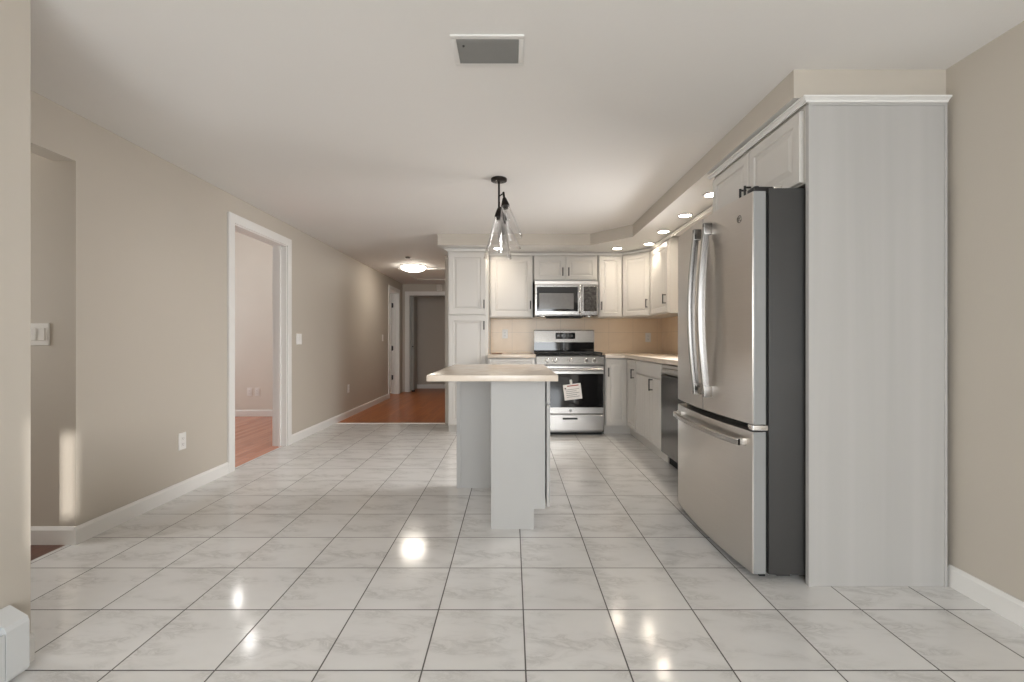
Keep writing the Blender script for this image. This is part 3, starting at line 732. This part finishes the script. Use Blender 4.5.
MB().box(-1.565, -1.47, 9.56, 9.60, 2.125, 2.235, .006).build('cover', 'wall_cream', ch, True); MB().box(-1.575, -1.46, 9.59, 9.6, 2.115, 2.245, .003).build('back_plate', 'plate_white', ch, True)
cv = thing('return_grille', 'grey louvred air return grille in a white frame on the ceiling', 'vent', (-.097, 1.87, HC))
mb = MB(); a0, a1, b0, b1, fw = -.243, .049, 1.787, 1.985, .022
for q in ((a0, a1, b0, b0+fw), (a0, a1, b1-fw, b1), (a0, a0+fw, b0+fw, b1-fw), (a1-fw, a1, b0+fw, b1-fw)): mb.box(*q, HC-.007, HC, .003)
mb.build('frame', 'trim_white', cv, True)
MB().box(a0+fw, a1-fw, b0+fw, b1-fw, HC-.002, HC).build('backing', 'slate', cv)
n = 15
for i in range(n):
    y = b0+fw+.005 + (b1-b0-2*fw-.010)*i/(n-1)
    MB().prism([(y-.0045, HC-.003), (y+.0035, HC-.009), (y+.0045, HC-.008), (y-.0035, HC-.002)], a0+fw, a1-fw, 'X').build('louvre', 'grille_grey', cv)
MB().lathe([(0, 0), (.005, 0), (.004, .003), (0, .003)], (-.195, 1.845, HC-.009), (0, 0, -1), 12).build('screw', 'black_metal', cv, True)

# ------------------------------------------------------------------ switches and outlets
def plate(kind, F, label, gangs=1, group=None):
    """wall plate centred on F.O"""
    w_ = .035 + .023*(gangs*2-1) if gangs > 1 else .070
    if gangs > 1: w_ = .070 + .046*(gangs-1)
    t_ = thing({'outlet': 'wall_outlet', 'switch': 'light_switch'}[kind], label, kind, tuple(F.O), group)
    fbox(MB(), F, -w_/2, w_/2, -.058, .058, 0, .006, .003).build('plate', 'plate_white', t_)
    for g in range(gangs):
        u = (g-(gangs-1)/2)*.046
        if kind == 'switch':
            fbox(MB(), F, u-.0165, u+.0165, -.033, .033, .0055, .011, .003).build('rocker', 'plate_white', t_)
        else:
            for v in (-.02, .02):
                s_ = fbox(MB(), F, u-.0165, u+.0165, v-.015, v+.015, .0055, .0085, .002).build('socket', 'plate_white', t_)
                mb = MB(); fbox(mb, F, u-.008, u-.006, v-.004, v+.006, .008, .0088); fbox(mb, F, u+.006, u+.008, v-.004, v+.006, .008, .0088); fbox(mb, F, u-.002, u+.002, v-.011, v-.007, .008, .0088)
                mb.build('slot', 'ink', s_)
    return t_
FL = lambda y, z: Fr((XL, y, z), (1, 0, 0))
plate('outlet', FL(3.185, .37), 'white wall outlet low on the beige left wall before the doorway')
plate('switch', FL(4.93, 1.085), 'white double light switch on the beige wall just past the left doorway', 2)
plate('outlet', FL(6.42, .40), 'white wall outlet low on the hallway wall past the double switch')
plate('switch', FL(8.12, 1.12), 'white light switch on the hallway wall beside the far left doorway')
plate('switch', Fr((-2.484, 2.41, 1.1), (0, -1, 0)), 'large white multi-gang light switch plate in the left-hand opening', 2)
plate('outlet', Fr((-3.715, 6.5, .345), (0, -1, 0)), 'left one of two white outlets low on the far wall seen through the doorway')
plate('outlet', Fr((-3.605, 6.5, .345), (0, -1, 0)), 'right one of two white outlets low on the far wall seen through the doorway')
plate('outlet', Fr((-.09, 5.888, 1.155), (0, -1, 0)), 'white outlet on the tan backsplash left of the gas range')
plate('outlet', Fr((1.745, 5.888, 1.11), (0, -1, 0)), 'pale outlet on the tan backsplash near the right kitchen corner')

# bifold closet door, folded open at the left
bf = thing('bifold_door', 'grey bifold closet door folded open at the left of the closet opening', 'closet door', (-2.10, 9.75, 0))
for x0, a in ((-2.138, .0), (-2.098, .0)):
    mb = MB(); mb.box(x0, x0+.032, 9.63, 9.98, .03, 2.0, .003)
    for z0, z1 in ((.12, .90), (1.0, 1.90)): mb.box(x0-.002, x0+.034, 9.69, 9.92, z0, z1)
    mb.build('leaf', 'bifold_grey', bf)
MB().lathe([(0, 0), (.006, 0), (.006, .012), (.014, .018), (.014, .028), (0, .032)], (-2.075, 9.63, .95), (0, -1, 0), 14).build('knob', 'bronze', bf, True)
MB().box(-2.10, -2.05, 9.62, 9.70, 0, .028).build('floor_pivot', 'rubber_black', bf)
MB().box(-2.143, -1.062, 9.65, 9.68, 2.0, 2.018).build('track', 'closet_grey', bf)

# ------------------------------------------------------------------ baseboard heater at the left
he = thing('baseboard_heater', 'white metal baseboard heater on the left wall at the photo edge', 'heater', (-1.58, .7, 0))
prof = [(-1.607, .02), (-1.545, .02), (-1.540, .03), (-1.540, .175), (-1.546, .190), (-1.600, .222), (-1.607, .222)]
MB().prism(prof, 1.398, 1.465, 'Y').build('end_cap', 'heater_white', he)
MB().prism([(-1.607, .03), (-1.550, .03), (-1.550, .16), (-1.607, .16)], -1.0, 1.395, 'Y').build('fin_core', 'rubber_black', he)
MB().prism([(-1.549, .03), (-1.541, .03), (-1.541, .172), (-1.549, .172)], -1.0, 1.395, 'Y').build('front_cover', 'heater_white', he)
MB().prism([(-1.607, .205), (-1.600, .205), (-1.556, .188), (-1.553, .194), (-1.600, .222), (-1.607, .222)], -1.0, 1.398, 'Y').build('hood', 'heater_white', he)
